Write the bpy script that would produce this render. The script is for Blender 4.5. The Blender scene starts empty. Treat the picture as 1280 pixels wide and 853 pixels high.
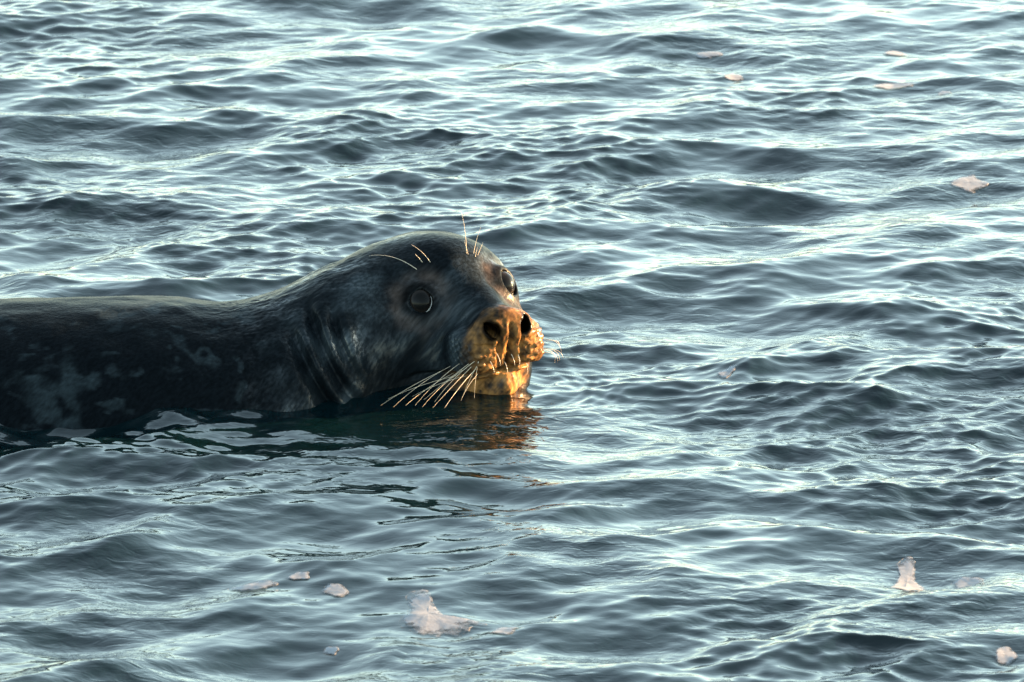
import bpy, math, random
import numpy as np

# ------------------------------------------------------------------ camera, sky, sun, exposure
sc = bpy.context.scene
col = sc.collection
PITCH = math.radians(14.0)
DIST = 12.0
view = np.array([0.0, math.cos(PITCH), -math.sin(PITCH)])
cam_pos = np.array([0.0, 0.0, 0.0757]) - DIST * view
cam = bpy.data.cameras.new('camera')
cam.sensor_width = 36.0
cam.lens = 36.0 * DIST / 1.28
cam.clip_start = 0.5
cam.clip_end = 5000.0
cam.dof.use_dof = True
cam.dof.focus_distance = DIST + 0.02
cam.dof.aperture_fstop = 26.0
cam_o = bpy.data.objects.new('camera', cam)
cam_o.location = cam_pos
cam_o.rotation_euler = (math.pi / 2 - PITCH, 0, 0)
col.objects.link(cam_o)
sc.camera = cam_o

SUN_AZ = math.radians(67.0)      # clockwise from +Y (away from the camera)
SUN_EL = math.radians(10.0)
w = bpy.data.worlds.new('World')
sc.world = w
w.use_nodes = True
nt = w.node_tree
sky = nt.nodes.new('ShaderNodeTexSky')
sky.sky_type = 'NISHITA'
sky.sun_disc = False
sky.sun_elevation = SUN_EL
sky.sun_rotation = SUN_AZ
sky.air_density = 1.0
sky.dust_density = 1.0
sky.ozone_density = 0.6
bg = nt.nodes['Background']
bg.inputs['Strength'].default_value = 0.08
hs = nt.nodes.new('ShaderNodeHueSaturation')     # thin high haze: a paler sky all round
hs.inputs['Saturation'].default_value = 0.60
nt.links.new(sky.outputs[0], hs.inputs['Color'])
tint = nt.nodes.new('ShaderNodeMix'); tint.data_type = 'RGBA'; tint.blend_type = 'MULTIPLY'
tint.inputs[0].default_value = 1.0
tint.inputs[7].default_value = (0.86, 1.02, 1.015, 1)      # cool, even tone of the whole sky
nt.links.new(hs.outputs[0], tint.inputs[6])
nt.links.new(tint.outputs[2], bg.inputs['Color'])

sun = bpy.data.lights.new('sun', 'SUN')
sun.energy = 5.0
sun.angle = math.radians(0.5)
sun.color = (1.0, 0.58, 0.26)
sun_o = bpy.data.objects.new('sun', sun)
sd = np.array([math.sin(SUN_AZ) * math.cos(SUN_EL), math.cos(SUN_AZ) * math.cos(SUN_EL), math.sin(SUN_EL)])
from mathutils import Vector
sun_o.rotation_euler = Vector(sd).to_track_quat('Z', 'Y').to_euler()
sun_o.location = (3, 1, 3)
col.objects.link(sun_o)

vs = sc.view_settings
vs.view_transform = 'Standard'
vs.look = 'None'
vs.exposure = 3.45
vs.gamma = 1.0
vs.use_curve_mapping = False

# ------------------------------------------------------------------ helpers
def mesh_obj(name, v, f, mat, parent=None, smooth=True):
    me = bpy.data.meshes.new(name)
    v = np.ascontiguousarray(v, dtype=np.float32)
    f = np.ascontiguousarray(f, dtype=np.int32)
    n = f.shape[1]
    me.vertices.add(len(v)); me.vertices.foreach_set('co', v.ravel())
    me.loops.add(f.size); me.loops.foreach_set('vertex_index', f.ravel())
    me.polygons.add(len(f))
    me.polygons.foreach_set('loop_start', np.arange(0, f.size, n, dtype=np.int32))
    me.polygons.foreach_set('loop_total', np.full(len(f), n, dtype=np.int32))
    me.update(calc_edges=True)
    if smooth:
        me.polygons.foreach_set('use_smooth', np.ones(len(f), dtype=bool))
    me.materials.append(mat)
    o = bpy.data.objects.new(name, me)
    col.objects.link(o)
    if parent is not None:
        o.parent = parent
    return o

def new_mat(name):
    m = bpy.data.materials.new(name)
    m.use_nodes = True
    t = m.node_tree
    return m, t, t.nodes, t.links, t.nodes['Principled BSDF']

def sm(e0, e1, x):
    t = np.clip((x - e0) / (e1 - e0), 0, 1)
    return t * t * (3 - 2 * t)


# ------------------------------------------------------------------ grey seal: one continuous body from a distance field
EYE_MID = np.array([-0.069, 0.125, 0.110])
ROLL = math.radians(4.0)
HF = np.array([0.50, -0.866, 0.0])                                     # head forward
HL = np.array([0.866 * math.cos(ROLL), 0.50 * math.cos(ROLL), math.sin(ROLL)])   # the animal's own left
HU = np.cross(HF, HL); HU = HU / np.linalg.norm(HU)
SPINE = np.array([
    # x      cy     cz     r     wide
    [-1.90, 0.10, -0.56, 0.010, 1.00],
    [-1.75, 0.10, -0.50, 0.045, 1.00],
    [-1.55, 0.10, -0.42, 0.100, 1.00],
    [-1.30, 0.10, -0.32, 0.170, 1.00],
    [-1.00, 0.10, -0.22, 0.225, 1.00],
    [-0.75, 0.10, -0.160, 0.246, 1.00],
    [-0.55, 0.10, -0.150, 0.251, 1.00],
    [-0.42, 0.10, -0.146, 0.246, 1.00],
    [-0.36, 0.104, -0.124, 0.218, 1.06],
    [-0.303, 0.118, -0.078, 0.182, 1.10],
    [-0.227, 0.142, -0.022, 0.158, 1.05],
    [-0.17, 0.155, 0.016, 0.132, 1.0],
    [-0.12, 0.160, 0.030, 0.095, 1.0],
    [-0.07, 0.150, 0.030, 0.030, 1.0],
])

def spine_at(x):
    """smooth (Hermite, finite-difference tangents) interpolation of the spine table"""
    X0 = SPINE[:, 0]; V = SPINE[:, 1:]
    T = np.gradient(V, X0, axis=0)
    i = np.clip(np.searchsorted(X0, x) - 1, 0, len(X0) - 2)
    h = X0[i + 1] - X0[i]
    t = np.clip((x - X0[i]) / h, 0, 1)[:, None]
    h = h[:, None]
    return ((2*t**3 - 3*t**2 + 1) * V[i] + (t**3 - 2*t**2 + t) * h * T[i] + (-2*t**3 + 3*t**2) * V[i+1] + (t**3 - t**2) * h * T[i+1])

def ell(p, c, r):
    q = p - np.array(c); r = np.array(r)
    k0 = np.sqrt(((q / r) ** 2).sum(-1)) + 1e-9
    k1 = np.sqrt(((q / (r * r)) ** 2).sum(-1)) + 1e-9
    return k0 * (k0 - 1) / k1

def sup(p, c, r, e):
    q = np.abs(p - np.array(c)) / np.array(r)
    return ((q ** e).sum(-1) ** (1.0 / e) - 1) * min(r)

def smin(a, b, k):
    h = np.clip(0.5 + 0.5 * (b - a) / k, 0, 1)
    return b * (1 - h) + a * h - k * h * (1 - h)

def smax(a, b, k):
    return -smin(-a, -b, k)

def caps(p, a, b, r0, r1):
    a = np.array(a); b = np.array(b)
    ab = b - a
    t = np.clip(((p - a) @ ab) / (ab @ ab), 0, 1)
    return np.linalg.norm(p - a - t[:, None] * ab, axis=-1) - (r0 + (r1 - r0) * t)

def to_head(p):
    q = p - EYE_MID
    return np.stack([q @ HF, q @ HL, q @ HU], -1)

def from_head(a, b, c):
    return EYE_MID + a * HF + b * HL + c * HU

_perm = np.random.default_rng(5).integers(0, 1 << 30, 4096)
def vnoise(p):
    i = np.floor(p).astype(np.int64); f = p - i; f = f * f * (3 - 2 * f)
    def hsh(a, b, c):
        return (_perm[(_perm[(_perm[a & 4095] + b) & 4095] + c) & 4095] & 65535) / 32767.5 - 1
    r = 0
    for dx in (0, 1):
        for dy in (0, 1):
            for dz in (0, 1):
                wgt = (f[:, 0] if dx else 1 - f[:, 0]) * (f[:, 1] if dy else 1 - f[:, 1]) * (f[:, 2] if dz else 1 - f[:, 2])
                r = r + wgt * hsh(i[:, 0] + dx, i[:, 1] + dy, i[:, 2] + dz)
    return r

EYE_R = 0.0195
EYES = []
for s in (-1, 1):
    n = np.array([0.70, 0.58 * s, 0.36]); n /= np.linalg.norm(n)
    c = np.array([0.015, 0.0635 * s, 0.001]) - n * 0.0105
    EYES.append((s, c, n))

def seal_sdf(p):
    s = spine_at(p[:, 0])
    dy = (p[:, 1] - s[:, 0]) / s[:, 3]; dz = p[:, 2] - s[:, 1]
    body = (np.sqrt(dy * dy + dz * dz) - s[:, 2]) * 0.9
    body = np.maximum(body, p[:, 0] - (-0.07))
    body = np.maximum(body, -1.88 - p[:, 0])
    # flippers, under water
    for sy in (-1, 1):
        fl = ell((p - np.array([-0.62, 0.10 + sy * 0.27, -0.26])), (0, 0, 0), (0.10, 0.09, 0.03))
        body = smin(body, fl, 0.04)
        hf = ell((p - np.array([-1.92, 0.10 + sy * 0.07, -0.56])), (0, 0, 0), (0.16, 0.06, 0.025))
        body = smin(body, hf, 0.04)
    # neck folds
    tz = (500 - 970 * p[:, 2] - 242 * 0.05 - 385) / 115
    tt = np.log1p(np.exp(np.clip(tz, -3, 1.6) * 5)) / 5
    near = sm(0.30, 0.05, p[:, 1])
    for x0, bend, t0, t1, dep, wd in ((-0.288, .066, .05, 1.35, .0130, .0105), (-0.260, .066, -.12, 1.10, .0130, .0095),
                                      (-0.232, .052, -.15, .90, .0085, .0085)):
        d = p[:, 0] - (x0 + bend * tt ** 1.2)
        win = sm(t0, t0 + .35, tz) * sm(t1, t1 - .5, tz)
        body = body + near * win * (dep * np.exp(-(d / wd) ** 2) - 0.55 * dep * np.exp(-((d - 1.8 * wd) / wd) ** 2))
    h = to_head(p)
    a, b, c = h[:, 0], h[:, 1], h[:, 2]
    ab = np.abs(b)
    hs = np.stack([a, ab, c], -1)
    d = ell(h, (-0.078, 0, -0.040), (0.112, 0.106, 0.098))                    # cranium
    d = smin(d, ell(h, (-0.040, 0, -0.020), (0.072, 0.092, 0.075)), 0.02)       # broad forehead
    d = smin(d, ell(hs, (0.000, 0.044, -0.040), (0.050, 0.040, 0.050)), 0.02)   # cheek bones
    d = smin(d, ell(hs, (-0.010, 0.040, -0.085), (0.085, 0.046, 0.055)), 0.03)  # jowls
    d = smin(d, caps(h, (-0.02, 0, -0.018), (0.098, 0, -0.031), 0.052, 0.030), 0.03)   # nose bridge
    d = smin(d, sup(hs, (0.078, 0.027, -0.054), (0.050, 0.034, 0.034), 2.8), 0.013)  # whisker pads, blunt in front
    d = smin(d, ell(h, (0.110, 0, -0.022), (0.022, 0.040, 0.021)), 0.012)        # nose
    d = smin(d, ell(h, (0.072, 0, -0.098), (0.044, 0.030, 0.030)), 0.008)        # chin
    d = smin(d, ell(h, (0.00, 0, -0.125), (0.090, 0.072, 0.065)), 0.03)          # throat
    # eye sockets, lids
    for sgn, ec, en in EYES:
        q = h - ec
        r = np.linalg.norm(q, axis=-1)
        al = q @ en
        rad = np.sqrt(np.maximum(r * r - al * al, 0))
        d = smin(d, np.sqrt((rad - 0.0205) ** 2 + (al - 0.0080) ** 2) - 0.0032, 0.011)   # lid ring
        d = smax(d, -(r - (EYE_R + 0.0003)), 0.0010)
        e1 = np.cross(en, [0, 0, 1.0]); e1 /= np.linalg.norm(e1); e2 = np.cross(e1, en)
        vv = q @ (e2 if e2[2] > 0 else -e2)
        slit = np.sqrt((q @ e1) ** 2 + (vv * np.where(vv > 0, 1.30, 1.06)) ** 2)
        cone = (slit - 0.0166 - 0.25 * np.maximum(al - 0.008, 0)) * 0.97
        d = smax(d, -np.maximum(cone, 0.004 - al), 0.0015)
        # socket hollow
        d = d + 0.003 * np.exp(-((r - 0.037) / 0.010) ** 2)
    # nostrils: slanting slits that near each other towards the lip
    q = hs - np.array([0.130, 0.0240, -0.021])
    ca, sa = math.cos(0.45), math.sin(0.45)
    q2 = np.stack([q[:, 0], q[:, 1] * ca - q[:, 2] * sa, q[:, 1] * sa + q[:, 2] * ca], -1)
    d = smax(d, -ell(q2, (0, 0, 0), (0.032, 0.0070, 0.0112)), 0.003)
    rim = np.sqrt((np.sqrt((q2[:, 1] / 1.0) ** 2 + (q2[:, 2] * .72) ** 2) - 0.0105) ** 2 + (q[:, 0] + 0.002) ** 2)
    front = sm(0.055, 0.09, a)
    d = d - front * 0.0018 * np.exp(-(rim / 0.004) ** 2)
    # philtrum and the folds beside it, mouth line
    up = sm(-0.075, -0.062, c) * sm(-0.010, -0.022, c)
    d = d + front * up * 0.0055 * np.exp(-(b / 0.0032) ** 2)
    d = d + front * up * 0.0038 * np.exp(-((ab - 0.017) / 0.0028) ** 2)
    mouth = c + 0.075 + 0.20 * np.maximum(ab - 0.018, 0) - 0.04 * np.maximum(0.08 - a, 0)
    d = d + sm(-0.03, 0.02, a) * 0.0065 * np.exp(-(mouth / 0.0038) ** 2)
    # rows of whisker follicles on the pads
    pad = front * sm(0.012, 0.022, ab) * sm(-0.076, -0.066, c) * sm(-0.026, -0.036, c)
    d = d - pad * 0.0016 * np.maximum(np.sin((a + 0.4 * ab) * 620) * np.sin((c + 0.25 * a) * 560), -0.2)
    # cheek creases below and before the eye
    d = d + 0.0022 * np.exp(-((a - 0.066 - 0.3 * (c + .03)) / 0.004) ** 2) * sm(-0.07, -0.05, c) * sm(0.0, -0.02, c) * sm(0.025, 0.035, ab)
    d = d + 0.0022 * np.exp(-((a - 0.046 - 0.3 * (c + .03)) / 0.004) ** 2) * sm(-0.08, -0.06, c) * sm(-0.01, -0.03, c) * sm(0.03, 0.04, ab)
    out = smin(d, body, 0.035)
    return out

# ------------------------------------------------------------------ sea surface
rng = np.random.default_rng(29)
WAVES = []
def band(n, l0, l1, slope, mean_dir, spread, patch=0.0):
    ls = np.exp(rng.uniform(math.log(l0), math.log(l1), n))
    th = np.radians(mean_dir + spread * np.clip(rng.standard_normal(n), -2.2, 2.2))
    ph = rng.uniform(0, 2 * math.pi, n)
    for l, t, p in zip(ls, th, ph):
        k = 2 * math.pi / l
        WAVES.append((k * math.cos(t), k * math.sin(t), k, slope * math.sqrt(2.0 / n) / k, p, l, patch))
# direction angles: 90 = travelling along the view, crests parallel to the picture's width
band(10, 0.80, 1.60, 0.022, 96, 30)
band(24, 0.30, 0.70, 0.055, 102, 36)
band(40, 0.12, 0.30, 0.118, 107, 40)
band(60, 0.055, 0.12, 0.100, 107, 42, 0.5)
band(60, 0.020, 0.055, 0.118, 104, 38, 0.9)
CHOP = 0.95

def patchiness(x, y):
    a = np.sin(3.1 * x + 1.7 * y + .4) + np.sin(-2.3 * x + 4.1 * y + 2.0) + np.sin(5.7 * x - 2.2 * y + 4.0) + np.sin(7.3 * x + 6.1 * y)
    calm = np.exp(-((x + 0.10) / 0.30) ** 2 - ((y + 0.32) / 0.28) ** 2)
    return (0.40 + 0.95 * sm(-0.6, 2.2, a)) * (1 - 0.20 * calm)

def disturbance(x, y):
    z = np.zeros_like(x)
    # fine rings spreading from the muzzle
    r = np.hypot(x - 0.000, (y - 0.060)); an = np.arctan2(y - 0.060, x)
    z += 0.0006 * np.sin(2 * math.pi * r / 0.017) * np.exp(-((r - 0.105) / 0.035) ** 2) * sm(-1.6, -0.8, an) * sm(1.9, 0.9, an)
    # water lapping along the flank, a swell under the chin
    for cx, cy, ang, lw, sw, h in ((-0.53, -0.20, 48, 0.16, 0.026, 0.008), (-0.40, -0.118, 4, 0.09, 0.020, 0.005), (-0.26, -0.090, -6, 0.06, 0.016, 0.004),
                                   (-0.10, -0.275, -5, 0.11, 0.035, 0.013), (0.02, -0.43, -8, 0.13, 0.04, 0.012), (-0.44, -0.33, 12, 0.10, 0.035, 0.010), (-0.01, 0.035, 0, 0.10, 0.07, 0.008)):
        ca, sa = math.cos(math.radians(ang)), math.sin(math.radians(ang))
        u = (x - cx) * ca + (y - cy) * sa; v = -(x - cx) * sa + (y - cy) * ca
        z += h * np.exp(-(u / lw) ** 2 - (v / sw) ** 2)
    # the film that climbs the wet coat, and small ripples running off it
    m = (np.abs(x + 0.3) < 0.75) & (y > -0.35) & (y < 0.55)
    if m.any():
        d = seal_sdf(np.stack([x[m], y[m], np.zeros(m.sum())], -1).astype(float))
        dp = np.maximum(d, 0)
        broken = 0.5 + 0.5 * np.sin(23 * x[m] + 9 * y[m]) * np.sin(11 * x[m] - 17 * y[m] + 1.3)
        z[m] += (0.0030 * np.exp(-(dp / 0.010) ** 2) * (0.4 + broken) + 0.0010 * broken * np.sin(2 * math.pi * dp / 0.026) * np.exp(-((dp - 0.045) / 0.04) ** 2)).astype(z.dtype)
    return z

def sea(x, y, cell=None):
    """undisturbed grid position -> displaced surface point"""
    x = np.asarray(x, np.float32); y = np.asarray(y, np.float32)
    dx = np.zeros_like(x); dy = np.zeros_like(x); dz = np.zeros_like(x)
    pt = patchiness(x, y).astype(np.float32)
    far = (1 - 0.25 * sm(0.8, 2.8, y + 0.4 * x))
    far = (far * (1 - 0.62 * np.exp(-((x + 0.06) / 0.27) ** 2 - ((y + 0.11) / 0.115) ** 2))).astype(np.float32)   # lee of the animal
    for kx, ky, k, a, p, l, pa in WAVES:
        th = (kx * x + ky * y + p).astype(np.float32)
        amp = np.float32(a) * far
        if pa: amp = amp * (1 - pa + pa * pt)
        if cell is not None:
            amp = amp * sm(2.5, 5.0, l / cell)
        c = np.cos(th); s = np.sin(th)
        dz += amp * c
        q = CHOP * amp / k
        dx -= q * kx * s
        dy -= q * ky * s
    dz = dz + disturbance(x, y)
    return x + dx, y + dy, dz

def graded(lo, hi, step, far, growth):
    core = list(np.arange(lo, hi + step, step))
    s = step; v = core[-1]; up = []
    while v < far:
        s *= growth; v += s; up.append(v)
    s = step; v = core[0]; dn = []
    while v > -far:
        s *= growth; v -= s; dn.append(v)
    return np.array(dn[::-1] + core + up)

gx = graded(-1.02, 1.02, 0.0032, 1500, 1.22)
gy = graded(-1.75, 3.5, 0.0050, 1500, 1.22)
X, Y = np.meshgrid(gx, gy)
cell = np.maximum(np.gradient(gx)[None, :] + 0 * Y, np.gradient(gy)[:, None] + 0 * X).astype(np.float32)
px, py, pz = sea(X, Y, cell)
ny, nx = X.shape
idx = np.arange(nx * ny).reshape(ny, nx)
faces = np.stack([idx[:-1, :-1], idx[:-1, 1:], idx[1:, 1:], idx[1:, :-1]], -1).reshape(-1, 4)

m_sea, t, N, L, P = new_mat('sea_water')
P.inputs['Base Color'].default_value = (0.0006, 0.0042, 0.0054, 1)
P.inputs['Roughness'].default_value = 0.055
P.inputs['IOR'].default_value = 1.333
tc = N.new('ShaderNodeNewGeometry')
mp = N.new('ShaderNodeMapping'); mp.inputs['Scale'].default_value = (38, 62, 20); mp.inputs['Rotation'].default_value = (0, 0, math.radians(12))
L.new(tc.outputs['Position'], mp.inputs['Vector'])
n1 = N.new('ShaderNodeTexNoise'); n1.inputs['Scale'].default_value = 1.0; n1.inputs['Detail'].default_value = 2.5; n1.inputs['Distortion'].default_value = 0.6
L.new(mp.outputs[0], n1.inputs['Vector'])
n2 = N.new('ShaderNodeTexNoise'); n2.inputs['Scale'].default_value = 2.6; n2.inputs['Detail'].default_value = 2
L.new(tc.outputs['Position'], n2.inputs['Vector'])
mr = N.new('ShaderNodeMapRange'); mr.inputs['From Min'].default_value = 0.40; mr.inputs['From Max'].default_value = 0.65
mr.inputs['To Min'].default_value = 0.2; mr.inputs['To Max'].default_value = 0.9
L.new(n2.outputs['Fac'], mr.inputs['Value'])
wb = N.new('ShaderNodeBump'); wb.inputs['Distance'].default_value = 0.0025
L.new(n1.outputs['Fac'], wb.inputs['Height']); L.new(mr.outputs[0], wb.inputs['Strength'])
L.new(wb.outputs[0], P.inputs['Normal'])
water = mesh_obj('sea_water', np.stack([px.ravel(), py.ravel(), pz.ravel()], -1), faces, m_sea)
water['kind'] = 'structure'
ALONG = np.array([-0.62, -0.10, -0.78]); ALONG /= np.linalg.norm(ALONG)
N1 = np.cross(ALONG, [0, 1, 0]); N1 /= np.linalg.norm(N1)
N2 = np.cross(ALONG, N1)

def fur_lumps(p):
    q = np.stack([p @ ALONG * 28, p @ N1 * 120, p @ N2 * 120], -1)
    q2 = np.stack([p @ ALONG * 60, p @ N1 * 300, p @ N2 * 300], -1)
    return 0.6 * vnoise(q) + 0.4 * vnoise(q2), vnoise(p * 38.0)

def seal_full(p):
    d = seal_sdf(p)
    return d

def surface_nets(fn, gx, gy, gz, B=4):
    nx, ny, nz = len(gx), len(gy), len(gz)
    cx, cy, cz = gx[::B], gy[::B], gz[::B]
    M = np.stack(np.meshgrid(cx, cy, cz, indexing='ij'), -1)
    D = fn(M.reshape(-1, 3)).reshape(M.shape[:3])
    sz = (np.gradient(cx)[:, None, None] + np.gradient(cy)[None, :, None] + np.gradient(cz)[None, None, :])
    act = np.abs(D) < 0.85 * sz + 0.006
    F = np.repeat(np.repeat(np.repeat(D, B, 0), B, 1), B, 2)[:nx, :ny, :nz].astype(np.float32)
    A = np.zeros((nx, ny, nz), bool)
    Ar = np.repeat(np.repeat(np.repeat(act, B, 0), B, 1), B, 2)
    A[...] = Ar[:nx, :ny, :nz]
    ii = np.argwhere(A)
    for s in range(0, len(ii), 400000):
        k = ii[s:s + 400000]
        F[k[:, 0], k[:, 1], k[:, 2]] = fn(np.stack([gx[k[:, 0]], gy[k[:, 1]], gz[k[:, 2]]], -1))
    neg = F < 0
    c = [neg[i:nx - 1 + i, j:ny - 1 + j, k:nz - 1 + k] for i in (0, 1) for j in (0, 1) for k in (0, 1)]
    cnt = np.zeros((nx - 1, ny - 1, nz - 1), np.int8)
    for q in c: cnt += q
    cells = np.argwhere((cnt > 0) & (cnt < 8))
    vid = np.full((nx - 1, ny - 1, nz - 1), -1, np.int32)
    vid[cells[:, 0], cells[:, 1], cells[:, 2]] = np.arange(len(cells))
    corner = {(i, j, k): F[cells[:, 0] + i, cells[:, 1] + j, cells[:, 2] + k] for i in (0, 1) for j in (0, 1) for k in (0, 1)}
    acc = np.zeros((len(cells), 3)); w = np.zeros(len(cells))
    ks = list(corner)
    for u in ks:
        for ax in range(3):
            if u[ax] == 0:
                v = list(u); v[ax] = 1; v = tuple(v)
                fu, fv = corner[u], corner[v]
                cr = (fu < 0) != (fv < 0)
                t = np.where(cr, fu / np.where(cr, fu - fv, 1), 0)
                pt = np.zeros((len(cells), 3)); pt[:] = u; pt[:, ax] = t
                acc += pt * cr[:, None]; w += cr
    loc = acc / w[:, None]
    P = np.empty_like(loc)
    for ax, g in enumerate((gx, gy, gz)):
        i = cells[:, ax]; P[:, ax] = g[i] + loc[:, ax] * (g[i + 1] - g[i])
    quads = []
    for ax in range(3):
        o = [(1, 2), (2, 0), (0, 1)][ax]
        sl0 = [slice(None)] * 3; sl1 = [slice(None)] * 3
        sl0[ax] = slice(0, -1); sl1[ax] = slice(1, None)
        A0 = neg[tuple(sl0)]; A1 = neg[tuple(sl1)]
        e = np.argwhere(A0 != A1)
        ok = (e[:, o[0]] > 0) & (e[:, o[1]] > 0) & (e[:, o[0]] < neg.shape[o[0]] - 1) & (e[:, o[1]] < neg.shape[o[1]] - 1)
        e = e[ok]
        inside = A0[e[:, 0], e[:, 1], e[:, 2]]
        def g(du, dv):
            q = e.copy(); q[:, o[0]] -= du; q[:, o[1]] -= dv
            return vid[q[:, 0], q[:, 1], q[:, 2]]
        Q = np.stack([g(1, 1), g(0, 1), g(0, 0), g(1, 0)], -1)
        Q[~inside] = Q[~inside][:, ::-1]
        quads.append(Q)
    return P, np.concatenate(quads)

sx = np.concatenate([np.arange(-2.12, -0.80, 0.014), np.arange(-0.80, -0.46, 0.006), np.arange(-0.46, 0.10, 0.0019)])
sy = np.arange(-0.30, 0.50, 0.0026)
sy = np.concatenate([np.arange(-0.30, -0.10, 0.006), np.arange(-0.10, 0.30, 0.0019), np.arange(0.30, 0.50, 0.006)])
sz = np.concatenate([np.arange(-0.66, -0.06, 0.010), np.arange(-0.06, 0.20, 0.0019)])
SV, SQ = surface_nets(seal_sdf, sx, sy, sz)
SQ = SQ[(SQ >= 0).all(1)]
def sdf_grad(p, e=0.0008):
    g = np.zeros_like(p)
    for k in range(3):
        q = np.zeros(3); q[k] = e
        g[:, k] = (seal_sdf(p + q) - seal_sdf(p - q)) / (2 * e)
    return g
g = sdf_grad(SV)
g2 = np.maximum((g * g).sum(1), 0.25)
SV = SV - g * (np.clip(seal_sdf(SV), -0.002, 0.002) / g2)[:, None]
SN = g / np.sqrt(g2)[:, None]
hv = to_head(SV)
# wet fur: raised clumps over neck and head, smooth on the nose and round the eyes
lump, broad = fur_lumps(SV)
eye_d = np.minimum(*[np.linalg.norm(hv - (ec + en * 0.008), axis=1) for _, ec, en in EYES])
furmask = sm(0.024, 0.044, eye_d) * (1 - 0.7 * sm(0.05, 0.08, hv[:, 0]) * sm(0.1, 0.07, np.abs(hv[:, 1])))
neckm = sm(-0.16, -0.21, SV[:, 0])
mz = sm(0.07, 0.10, hv[:, 0]) * sm(0.0, -0.025, hv[:, 2])
SV = SV + SN * (mz * (0.0010 * vnoise(SV * np.array([170., 170., 90.])) + 0.0006 * vnoise(SV * 420)))[:, None]
SV = SV + SN * (furmask * (0.0003 + 0.0007 * neckm) * lump * (0.35 + 0.65 * sm(-0.42, -0.33, SV[:, 0])) + furmask * 0.0013 * broad)[:, None]

# coat colours, with some sunlight and nostril shade painted in
def splotch(p, scale, lo, hi):
    n = vnoise(p * scale) + 0.5 * vnoise(p * scale * 2.1 + 7)
    return sm(lo, hi, n)
low_lip = sm(-0.070, -0.080, hv[:, 2])
muzz_sunlit = sm(0.092, 0.120, hv[:, 0] + 0.040 * low_lip + 0.014 * vnoise(SV * 60)) * sm(0.015, -0.015, hv[:, 2]) * sm(0.066, 0.032, np.abs(hv[:, 1]) + 0.008 * vnoise(SV * 70) + 0.006 * vnoise(SV * 190))  # paler muzzle fur, tan only on the front: sunlit side painted into the coat
muzz_sunlit *= np.clip(0.62 + 0.55 * vnoise(SV * np.array([150., 150., 75.])) + 0.35 * vnoise(SV * 330), 0.08, 1)
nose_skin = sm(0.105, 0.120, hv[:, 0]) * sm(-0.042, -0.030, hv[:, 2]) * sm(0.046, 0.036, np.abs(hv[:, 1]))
muzz_sunlit *= 1 - 0.55 * nose_skin * np.clip(0.7 + 0.6 * vnoise(SV * 80), 0, 1)
headm = sm(-0.33, -0.24, SV[:, 0])
wp = SV + 0.012 * np.stack([vnoise(SV * 60), vnoise(SV * 60 + 9), vnoise(SV * 60 + 21)], -1)
spots = np.maximum(splotch(wp * np.array([0.8, 1, 1]), 30.0, 0.30, 0.75), 0.8 * splotch(wp + 3.3, 52.0, 0.45, 0.8)) * sm(-0.28, -0.36, SV[:, 0])
spots *= np.clip(0.65 + 0.5 * lump, 0, 1)
streak = np.clip(0.35 + 0.75 * vnoise(np.stack([SV @ ALONG * 16, SV @ N1 * 55, SV @ N2 * 55], -1)), 0, 1)
base = np.array([0.0020, 0.0030, 0.0040])
grey = np.array([0.026, 0.035, 0.041])
pale = np.array([0.017, 0.024, 0.028])
sunlit_tan = np.array([0.26, 0.125, 0.040])  # muzzle fur deepened to orange for the painted sunlight
colr = base[None] * np.ones((len(SV), 1))
face = headm * (0.10 + 1.0 * streak ** 1.6) * sm(0.065, 0.03, hv[:, 2]) * (1 - 0.6 * sm(0.02, -0.02, np.abs(hv[:, 1]) - 0.03) * sm(-0.06, -0.03, hv[:, 2]))
colr = colr + (grey - colr) * (np.clip(face, 0, 1) * 0.7)[:, None]
colr = colr + (pale - colr) * (spots * 0.75)[:, None]
colr = colr + (sunlit_tan - colr) * (muzz_sunlit * 0.95)[:, None]
sun_ring_e = np.exp(-((eye_d - 0.034) / 0.011) ** 2) * sm(-0.03, 0.0, hv[:, 0])  # warm ring round both eyes: low sun on the brow painted in
colr = colr + (np.array([0.066, 0.050, 0.043]) - colr) * (0.45 * sun_ring_e * np.clip(0.6 + 0.6 * vnoise(SV * 90), 0, 1))[:, None]
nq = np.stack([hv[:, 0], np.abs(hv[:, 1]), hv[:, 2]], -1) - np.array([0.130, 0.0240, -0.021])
nost = sm(0.0150, 0.0112, np.linalg.norm(nq * np.array([0.30, 1.15, 1.0]), axis=1))  # dark nostril skin, painted blacker to deepen the shade inside
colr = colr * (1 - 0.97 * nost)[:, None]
rim_e = np.exp(-((eye_d - 0.020) / 0.006) ** 2)
colr = colr * (1 - 0.75 * rim_e)[:, None]

gloss = 0.015 + 0.48 * sm(-0.38, -0.28, SV[:, 0]) * (0.12 + 1.1 * streak ** 2) + 0.45 * streak ** 1.5 * np.exp(-((SV[:, 0] + 0.235) / 0.06) ** 2)
m_fur, t, N, L, P = new_mat('wet_fur')
at = N.new('ShaderNodeAttribute'); at.attribute_name = 'coat'
fu = N.new('ShaderNodeAttribute'); fu.attribute_name = 'fur'
nz1 = N.new('ShaderNodeTexNoise'); nz1.inputs['Scale'].default_value = 1.0; nz1.inputs['Detail'].default_value = 2.5
L.new(fu.outputs['Vector'], nz1.inputs['Vector'])
ramp = N.new('ShaderNodeMapRange'); ramp.inputs['From Min'].default_value = 0.3; ramp.inputs['From Max'].default_value = 0.7
ramp.inputs['To Min'].default_value = 0.7; ramp.inputs['To Max'].default_value = 1.35
L.new(nz1.outputs['Fac'], ramp.inputs['Value'])
mx = N.new('ShaderNodeVectorMath'); mx.operation = 'SCALE'
L.new(at.outputs['Color'], mx.inputs[0]); L.new(ramp.outputs[0], mx.inputs['Scale'])
L.new(mx.outputs[0], P.inputs['Base Color'])
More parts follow.
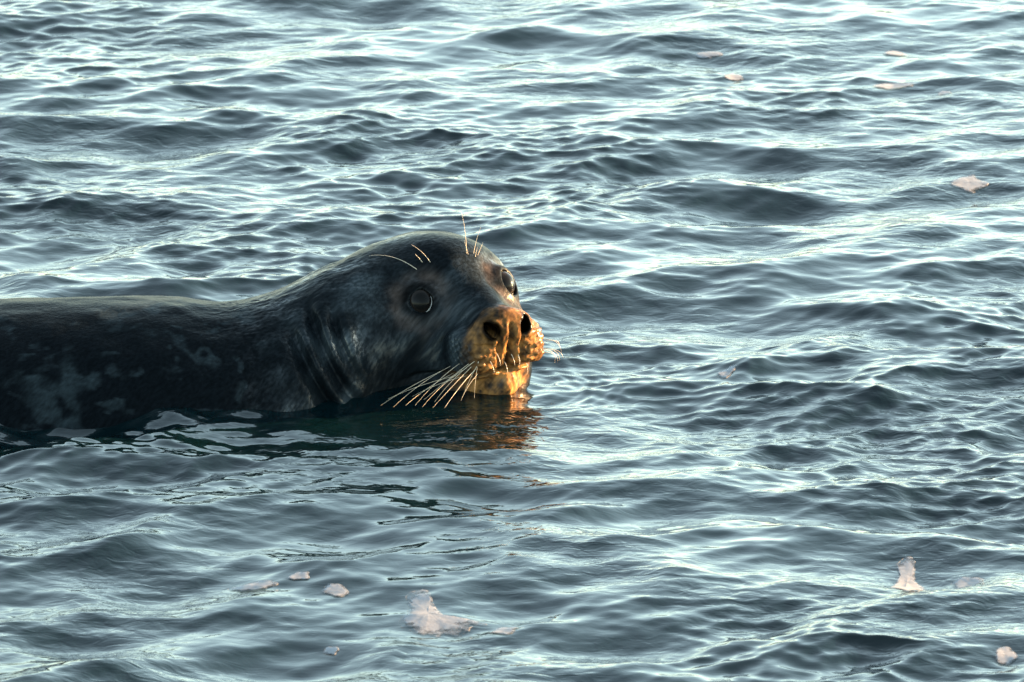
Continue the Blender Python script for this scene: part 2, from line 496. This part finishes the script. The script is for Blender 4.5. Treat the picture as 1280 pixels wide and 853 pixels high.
bp = N.new('ShaderNodeBump'); bp.inputs['Strength'].default_value = 0.5; bp.inputs['Distance'].default_value = 0.0012
L.new(nz1.outputs['Fac'], bp.inputs['Height']); L.new(bp.outputs[0], P.inputs['Normal'])
P.inputs['Roughness'].default_value = 0.30
P.inputs['IOR'].default_value = 1.33
gl = N.new('ShaderNodeMapRange'); gl.inputs['From Min'].default_value = 0.42; gl.inputs['From Max'].default_value = 0.68
gl.inputs['To Min'].default_value = 0.15; gl.inputs['To Max'].default_value = 1.6
L.new(nz1.outputs['Fac'], gl.inputs['Value'])
gm = N.new('ShaderNodeMath'); gm.operation = 'MULTIPLY'
L.new(gl.outputs[0], gm.inputs[0]); L.new(at.outputs['Alpha'], gm.inputs[1])
L.new(gm.outputs[0], P.inputs['Coat Weight'])
P.inputs['Specular IOR Level'].default_value = 0.025
P.inputs['Coat Roughness'].default_value = 0.2
P.inputs['Coat IOR'].default_value = 1.33
bp2 = N.new('ShaderNodeBump'); bp2.inputs['Strength'].default_value = 0.18; bp2.inputs['Distance'].default_value = 0.0012
L.new(nz1.outputs['Fac'], bp2.inputs['Height']); L.new(bp2.outputs[0], P.inputs['Coat Normal'])

ROOT = np.array([-0.60, 0.10, 0.0])
seal = bpy.data.objects.new('grey_seal', None)
seal.location = ROOT
seal.empty_display_size = 0.1
col.objects.link(seal)
seal['label'] = 'dark wet grey seal swimming with its head raised and muzzle sunlit'
seal['category'] = 'seal'
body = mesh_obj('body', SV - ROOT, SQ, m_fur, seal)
def point_attr(o, name, kind, arr):
    a_ = o.data.attributes.new(name, kind, 'POINT')
    a_.data.foreach_set('color' if kind == 'FLOAT_COLOR' else 'vector', np.ascontiguousarray(arr, np.float32).ravel())
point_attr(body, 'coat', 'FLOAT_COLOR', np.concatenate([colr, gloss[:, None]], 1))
point_attr(body, 'fur', 'FLOAT_VECTOR', np.stack([SV @ ALONG * 30, SV @ N1 * 240, SV @ N2 * 240], -1))

# eyes: dark brown iris round a wide pupil, tear-line glint painted pale at the lower lid
m_eye, t, N, L, P = new_mat('eyeball')
ea = N.new('ShaderNodeAttribute'); ea.attribute_name = 'coat'
L.new(ea.outputs['Color'], P.inputs['Base Color'])
P.inputs['Roughness'].default_value = 0.02; P.inputs['IOR'].default_value = 1.36; P.inputs['Specular IOR Level'].default_value = 0.13
m_glint, t, N, L, P = new_mat('painted_tear_glint')
P.inputs['Base Color'].default_value = (0.30, 0.29, 0.28, 1); P.inputs['Roughness'].default_value = 0.12
m_hair, t, N, L, P = new_mat('whisker_horn')
P.inputs['Base Color'].default_value = (0.50, 0.42, 0.31, 1); P.inputs['Roughness'].default_value = 0.3

def uv_sphere(r, nu=48, nv=32):
    u = np.linspace(0, 2 * math.pi, nu, endpoint=False); v = np.linspace(0.02, math.pi - 0.02, nv)
    U, V = np.meshgrid(u, v)
    p = np.stack([r * np.sin(V) * np.cos(U), r * np.sin(V) * np.sin(U), r * np.cos(V)], -1).reshape(-1, 3)
    i = np.arange(nu * nv).reshape(nv, nu); j = np.roll(i, -1, 1)
    f = np.stack([i[:-1], i[1:], j[1:], j[:-1]], -1).reshape(-1, 4)
    return p, f

def tube(pts, radii, sides=6):
    pts = np.asarray(pts, float); n = len(pts)
    T = np.gradient(pts, axis=0); T /= np.linalg.norm(T, axis=1)[:, None]
    A = np.cross(T, [0.31, 0.2, 0.93]); A /= np.linalg.norm(A, axis=1)[:, None]
    B = np.cross(T, A)
    ang = np.linspace(0, 2 * math.pi, sides, endpoint=False)
    ring = pts[:, None] + np.asarray(radii)[:, None, None] * (np.cos(ang)[None, :, None] * A[:, None] + np.sin(ang)[None, :, None] * B[:, None])
    i = np.arange(n * sides).reshape(n, sides); j = np.roll(i, -1, 1)
    f = np.stack([i[:-1], j[:-1], j[1:], i[1:]], -1).reshape(-1, 4)
    return ring.reshape(-1, 3), f

def bez(p0, p1, p2, n=14):
    t_ = np.linspace(0, 1, n)[:, None]
    return (1 - t_) ** 2 * p0 + 2 * t_ * (1 - t_) * p1 + t_ ** 2 * p2

for sgn, ec, en in EYES:
    p, f = uv_sphere(EYE_R)
    look = en * 0.85 + np.array([0.25, -0.1 * sgn, 0.05]); look /= np.linalg.norm(look)
    lw = look[0] * HF + look[1] * HL + look[2] * HU
    ang = np.degrees(np.arccos(np.clip(p @ lw / EYE_R, -1, 1)))
    cc = np.array([0.007, 0.005, 0.004])[None] * sm(30, 40, ang)[:, None]
    cc = cc * (1 - 0.8 * sm(48, 54, ang))[:, None] + 0.004
    o = mesh_obj('eye', p + from_head(*ec) - ROOT, f, m_eye, seal)
    point_attr(o, 'coat', 'FLOAT_COLOR', np.concatenate([cc, np.ones((len(cc), 1))], 1))
    # tear line on the lower front lid, its sun glint painted as pale colour
    e1 = np.cross(en, [0, 0, 1.0]); e1 /= np.linalg.norm(e1); e2 = np.cross(e1, en)
    if e1[0] < 0: e1 = -e1
    if e2[2] < 0: e2 = -e2
    th = np.radians(np.linspace(25, -105, 22))
    rr = 0.0160
    ring = ec[None] + en[None] * math.sqrt(EYE_R ** 2 - rr ** 2) + rr * (np.cos(th)[:, None] * e1 + np.sin(th)[:, None] * e2)
    w_ring = EYE_MID + ring[:, :1] * HF + ring[:, 1:2] * HL + ring[:, 2:] * HU
    p, f = tube(w_ring - ROOT, 0.00075 * np.sin(np.linspace(0.15, math.pi - 0.1, 22)) + 0.0001)
    mesh_obj('tear_glint', p, f, m_glint, o)

# whiskers, each rooted on the skin
UPV = np.array([0, math.sin(PITCH), math.cos(PITCH)])
def ray(px, py):
    d = view * DIST + np.array([(px - 640) / 1000, 0, 0]) + UPV * (426.5 - py) / 1000
    return d / np.linalg.norm(d)
def on_seal(px, py):
    d = ray(px, py); s_ = 11.0
    for _ in range(160):
        q = cam_pos + d * s_
        v = seal_sdf(q[None])[0]
        if v < 0.0004: break
        s_ += max(v * 0.6, 0.0006)
        if s_ > 13.2: return None
    return cam_pos + d * s_
def at_depth(px, py, y):
    d = ray(px, py)
    return cam_pos + d * ((y - cam_pos[1]) / d[1])
def at_level(px, py, z):
    d = ray(px, py)
    return cam_pos + d * ((z - cam_pos[2]) / d[2])
def whisker(p0, p2, out, r=0.0008):
    pts = bez(p0, (p0 + p2) / 2 + out, p2)
    p, f = tube(pts - ROOT, np.linspace(r, r * 0.3, len(pts)), 5)
    return mesh_obj('whisker', p, f, m_hair, seal)
wr = random.Random(3)
for rx, ry, tx, ty in ((556, 462, 476, 507), (563, 458, 492, 509), (568, 466, 507, 507), (574, 455, 519, 507), (578, 463, 528, 509), (586, 455, 530, 500),
                       (589, 459, 541, 510), (593, 452, 543, 503), (590, 466, 556, 510), (594, 462, 557, 508), (597, 468, 576, 501), (596, 458, 578, 497), (598, 452, 593, 498),
                       (570, 470, 485, 499), (583, 470, 515, 496)):
    p0 = on_seal(rx, ry)
    if p0 is None: continue
    tip = at_level(tx, ty, 0.004)
    L_ = np.linalg.norm(tip - p0)
    whisker(p0, tip, np.array([-0.03, -0.03, 0.07]) * L_ * (0.2 + 1.2 * wr.random()), 0.00034)
# on the far pad, sweeping to the water
for k in range(6):
    b_ = 0.040 + 0.025 * wr.random(); c_ = -0.040 - 0.03 * wr.random()
    p0 = from_head(0.080 + 0.040 * wr.random(), b_, c_)
    for _ in range(30):
        v = seal_sdf(p0[None])[0]
        p0 = p0 - v * 0.8 * (HL * 0.7 + HF * 0.7)
    tip = p0 + HL * (0.012 + 0.014 * wr.random()) + HF * (0.0 + 0.014 * wr.random()) + np.array([0, 0, -0.008 - 0.014 * wr.random()])
    tip[2] = max(tip[2], 0.003)
    whisker(p0, tip, HF * 0.008 + HL * 0.008 + np.array([0, 0, 0.008]), 0.0004)
# brow whiskers over both eyes
for rx, ry, tx, ty, bx, bz, dy in ((521, 337, 461, 320, 0, .014, 0.02), (528, 328, 519, 318, 0, .001, -0.004), (538, 328, 514, 306, 0.002, .004, -0.006),
                                   (583, 317, 577, 266, 0.003, 0, -0.01), (592, 317, 601, 284, -0.002, 0, 0.0), (597, 319, 604, 303, 0, 0, 0.0), (585, 318, 580, 300, 0, 0, 0.0), (594, 321, 597, 308, 0, 0, 0)):
    p0 = on_seal(rx, ry)
    if p0 is None: continue
    whisker(p0, at_depth(tx, ty, p0[1] + dy), np.array([bx, 0, bz]), 0.0004)
for k in range(6):
    p0 = on_seal(610 + 9 * k + 3 * wr.random(), 440 + 14 * wr.random())
    if p0 is not None:
        whisker(p0, p0 + HF * 0.006 + np.array([0.004 * (wr.random() - .5), 0, -0.014]), HF * 0.005, 0.0005)

# ------------------------------------------------------------------ foam floating on the sea
m_foam, t, N, L, P = new_mat('foam')
P.inputs['Roughness'].default_value = 0.6
fn_ = N.new('ShaderNodeTexNoise'); fn_.inputs['Scale'].default_value = 110; fn_.inputs['Detail'].default_value = 4
tcf = N.new('ShaderNodeNewGeometry'); L.new(tcf.outputs['Position'], fn_.inputs['Vector'])
cr = N.new('ShaderNodeValToRGB')
cr.color_ramp.elements[0].position = 0.30; cr.color_ramp.elements[0].color = (0.145, 0.155, 0.178, 1)
cr.color_ramp.elements[1].position = 0.55; cr.color_ramp.elements[1].color = (0.19, 0.20, 0.225, 1)
L.new(fn_.outputs['Fac'], cr.inputs['Fac']); L.new(cr.outputs[0], P.inputs['Base Color'])
fa = N.new('ShaderNodeAttribute'); fa.attribute_name = 'cover'          # thins out and frays towards the edge
al = N.new('ShaderNodeMath'); al.operation = 'ADD'
L.new(fn_.outputs['Fac'], al.inputs[0]); L.new(fa.outputs['Fac'], al.inputs[1])
al2 = N.new('ShaderNodeMapRange'); al2.inputs['From Min'].default_value = 0.50; al2.inputs['From Max'].default_value = 1.0
al2.inputs['To Max'].default_value = 0.8
L.new(al.outputs[0], al2.inputs['Value']); L.new(al2.outputs[0], P.inputs['Alpha'])
fb = N.new('ShaderNodeBump'); fb.inputs['Strength'].default_value = 0.5; fb.inputs['Distance'].default_value = 0.001
L.new(fn_.outputs['Fac'], fb.inputs['Height']); L.new(fb.outputs[0], P.inputs['Normal'])

def flat_sea(px, py):
    """grid coordinate whose displaced surface point stands at that bearing"""
    q = at_level(px, py, 0.0)
    x, y = q[0], q[1]
    for _ in range(20):
        a, b, c = sea(np.array([x]), np.array([y]))
        d = ray(px, py); s_ = (c[0] - cam_pos[2]) / d[2]
        tgt = cam_pos + d * s_
        x += 0.4 * (tgt[0] - a[0]); y += 0.4 * (tgt[1] - b[0])
    return x, y

def foam(outline, label, group=None, thick=0.0012):
    o2 = np.array(outline, float); mid = o2.mean(0)
    q0 = at_level(mid[0], mid[1], 0.0)
    pts = np.array([at_level(a_, b_, 0.0)[:2] - q0[:2] for a_, b_ in mid + (o2 - mid) * np.array([1.0, 0.9])]) + np.array(flat_sea(*mid))
    n = 72
    # closed Catmull-Rom through the outline, with a ragged edge
    m = len(pts); tt = np.linspace(0, m, n, endpoint=False); i = tt.astype(int); f = (tt - i)[:, None]
    p0, p1, p2, p3 = pts[(i - 1) % m], pts[i % m], pts[(i + 1) % m], pts[(i + 2) % m]
    ring = 0.5 * (2 * p1 + (p2 - p0) * f + (2 * p0 - 5 * p1 + 4 * p2 - p3) * f ** 2 + (3 * p1 - p0 - 3 * p2 + p3) * f ** 3)
    c = ring.mean(0)
    size = np.sqrt(((ring - c) ** 2).sum(1)).mean()
    rag = vnoise(np.concatenate([ring * 90, np.zeros((n, 1))], 1))[:, None]
    ring = ring + (ring - c) * 0.12 * rag
    levels = [0.0, 0.25, 0.45, 0.62, 0.76, 0.88, 0.96, 1.0]
    V = []
    for k, lv in enumerate(levels):
        xy = c + (ring - c) * lv
        X_, Y_, Z_ = sea(xy[:, 0], xy[:, 1])
        bump = vnoise(np.concatenate([xy * 220, np.zeros((n, 1))], 1))
        top = thick * math.sqrt(max(1 - lv ** 6, 0)) * (0.9 + 0.10 * bump) + 0.0005
        V.append(np.stack([X_, Y_, Z_ + top], -1))
    for lv in (0.9, 0.3):
        xy = c + (ring - c) * lv
        X_, Y_, Z_ = sea(xy[:, 0], xy[:, 1])
        V.append(np.stack([X_, Y_, Z_ - 0.002], -1))
    V = np.concatenate(V)
    k = len(levels) + 2
    idx = np.arange(k * n).reshape(k, n); nxt = np.roll(idx, -1, 1)
    F = np.stack([idx[:-1], idx[1:], nxt[1:], nxt[:-1]], -1).reshape(-1, 4)
    org = np.array([c[0], c[1], 0.0])
    o = mesh_obj('foam_patch', V - org, F, m_foam)
    o.location = org
    cov = np.concatenate([np.full(n, min(1.0, (1 - lv) * 1.5)) for lv in levels] + [np.zeros(n), np.zeros(n)])
    a_ = o.data.attributes.new('cover', 'FLOAT', 'POINT'); a_.data.foreach_set('value', cov.astype(np.float32))
    o['label'] = label; o['category'] = 'foam'
    o['group'] = group or 'patches of foam on the sea'
    return o

def oval(cx, cy, hw, hh, seed):
    r_ = random.Random(seed)
    return [(cx + hw * math.cos(a) * (0.75 + 0.5 * r_.random()), cy - hh * math.sin(a) * (0.75 + 0.5 * r_.random())) for a in np.linspace(0, 2 * math.pi, 9, endpoint=False)]

foam([(504, 742), (532, 740), (541, 756), (560, 772), (604, 779), (575, 789), (540, 792), (512, 786), (499, 775), (508, 763), (506, 752)],
     'largest white foam patch, boot-shaped, drifting in front of the seal')
foam(oval(630, 790, 18, 6, 1), 'small oval foam flake beside the toe of the boot-shaped foam patch')
foam([(1121, 709), (1141, 709), (1143, 725), (1155, 742), (1136, 758), (1115, 742), (1123, 726)],
     'spade-shaped white foam patch with a narrow neck on a wave face')
foam(oval(1210, 229, 22, 7, 2), 'bright oval foam raft lying alone in a hollow of the sea')
foam([(894, 466), (904, 463), (914, 459), (921, 463), (910, 473), (900, 472)], 'small torn pinkish foam scrap lying in a dark wave hollow')
foam(oval(375, 721, 15, 4.5, 3), 'small flat foam flake between the long thin strip and the rounder flake', 'foam flakes before the seal')
foam(oval(420, 739, 17, 6, 4), 'rounder pinkish foam flake between the long strip and the boot-shaped patch', 'foam flakes before the seal')
foam(oval(320, 734, 28, 5, 5), 'long thin pinkish foam strip along a wave crest before the seal')
foam(oval(1256, 820, 13, 8, 6), 'lumpy foam clot on the lip of a dark wave')
foam(oval(1208, 730, 24, 6, 7), 'pale elongated foam smear beside the spade-shaped foam patch')
for k, (cx, cy, hw, hh, lb) in enumerate(((883, 69, 15, 3.5, 'thicker whitish foam flake of a close pair drifting beyond the seal'),
                                          (915, 97, 15, 3, 'thinner, fainter foam flake of a close pair drifting beyond the seal'),
                                          (1117, 109, 22, 4.5, 'widest flat foam flake beyond the seal, beside a tiny fleck'),
                                          (1118, 68, 17, 3.5, 'faint narrow foam flake farthest out on the sea beyond the widest flake'),
                                          (1180, 118, 9, 2.5, 'tiny whitish foam fleck beside the widest flake beyond the seal'))):
    foam(oval(cx, cy, hw, hh, 20 + k), lb, 'foam flakes beyond the seal')
foam(oval(415, 814, 11, 4, 31), 'tiny foam speck alone, farthest of the flakes from the seal\'s flank', 'foam flakes before the seal')
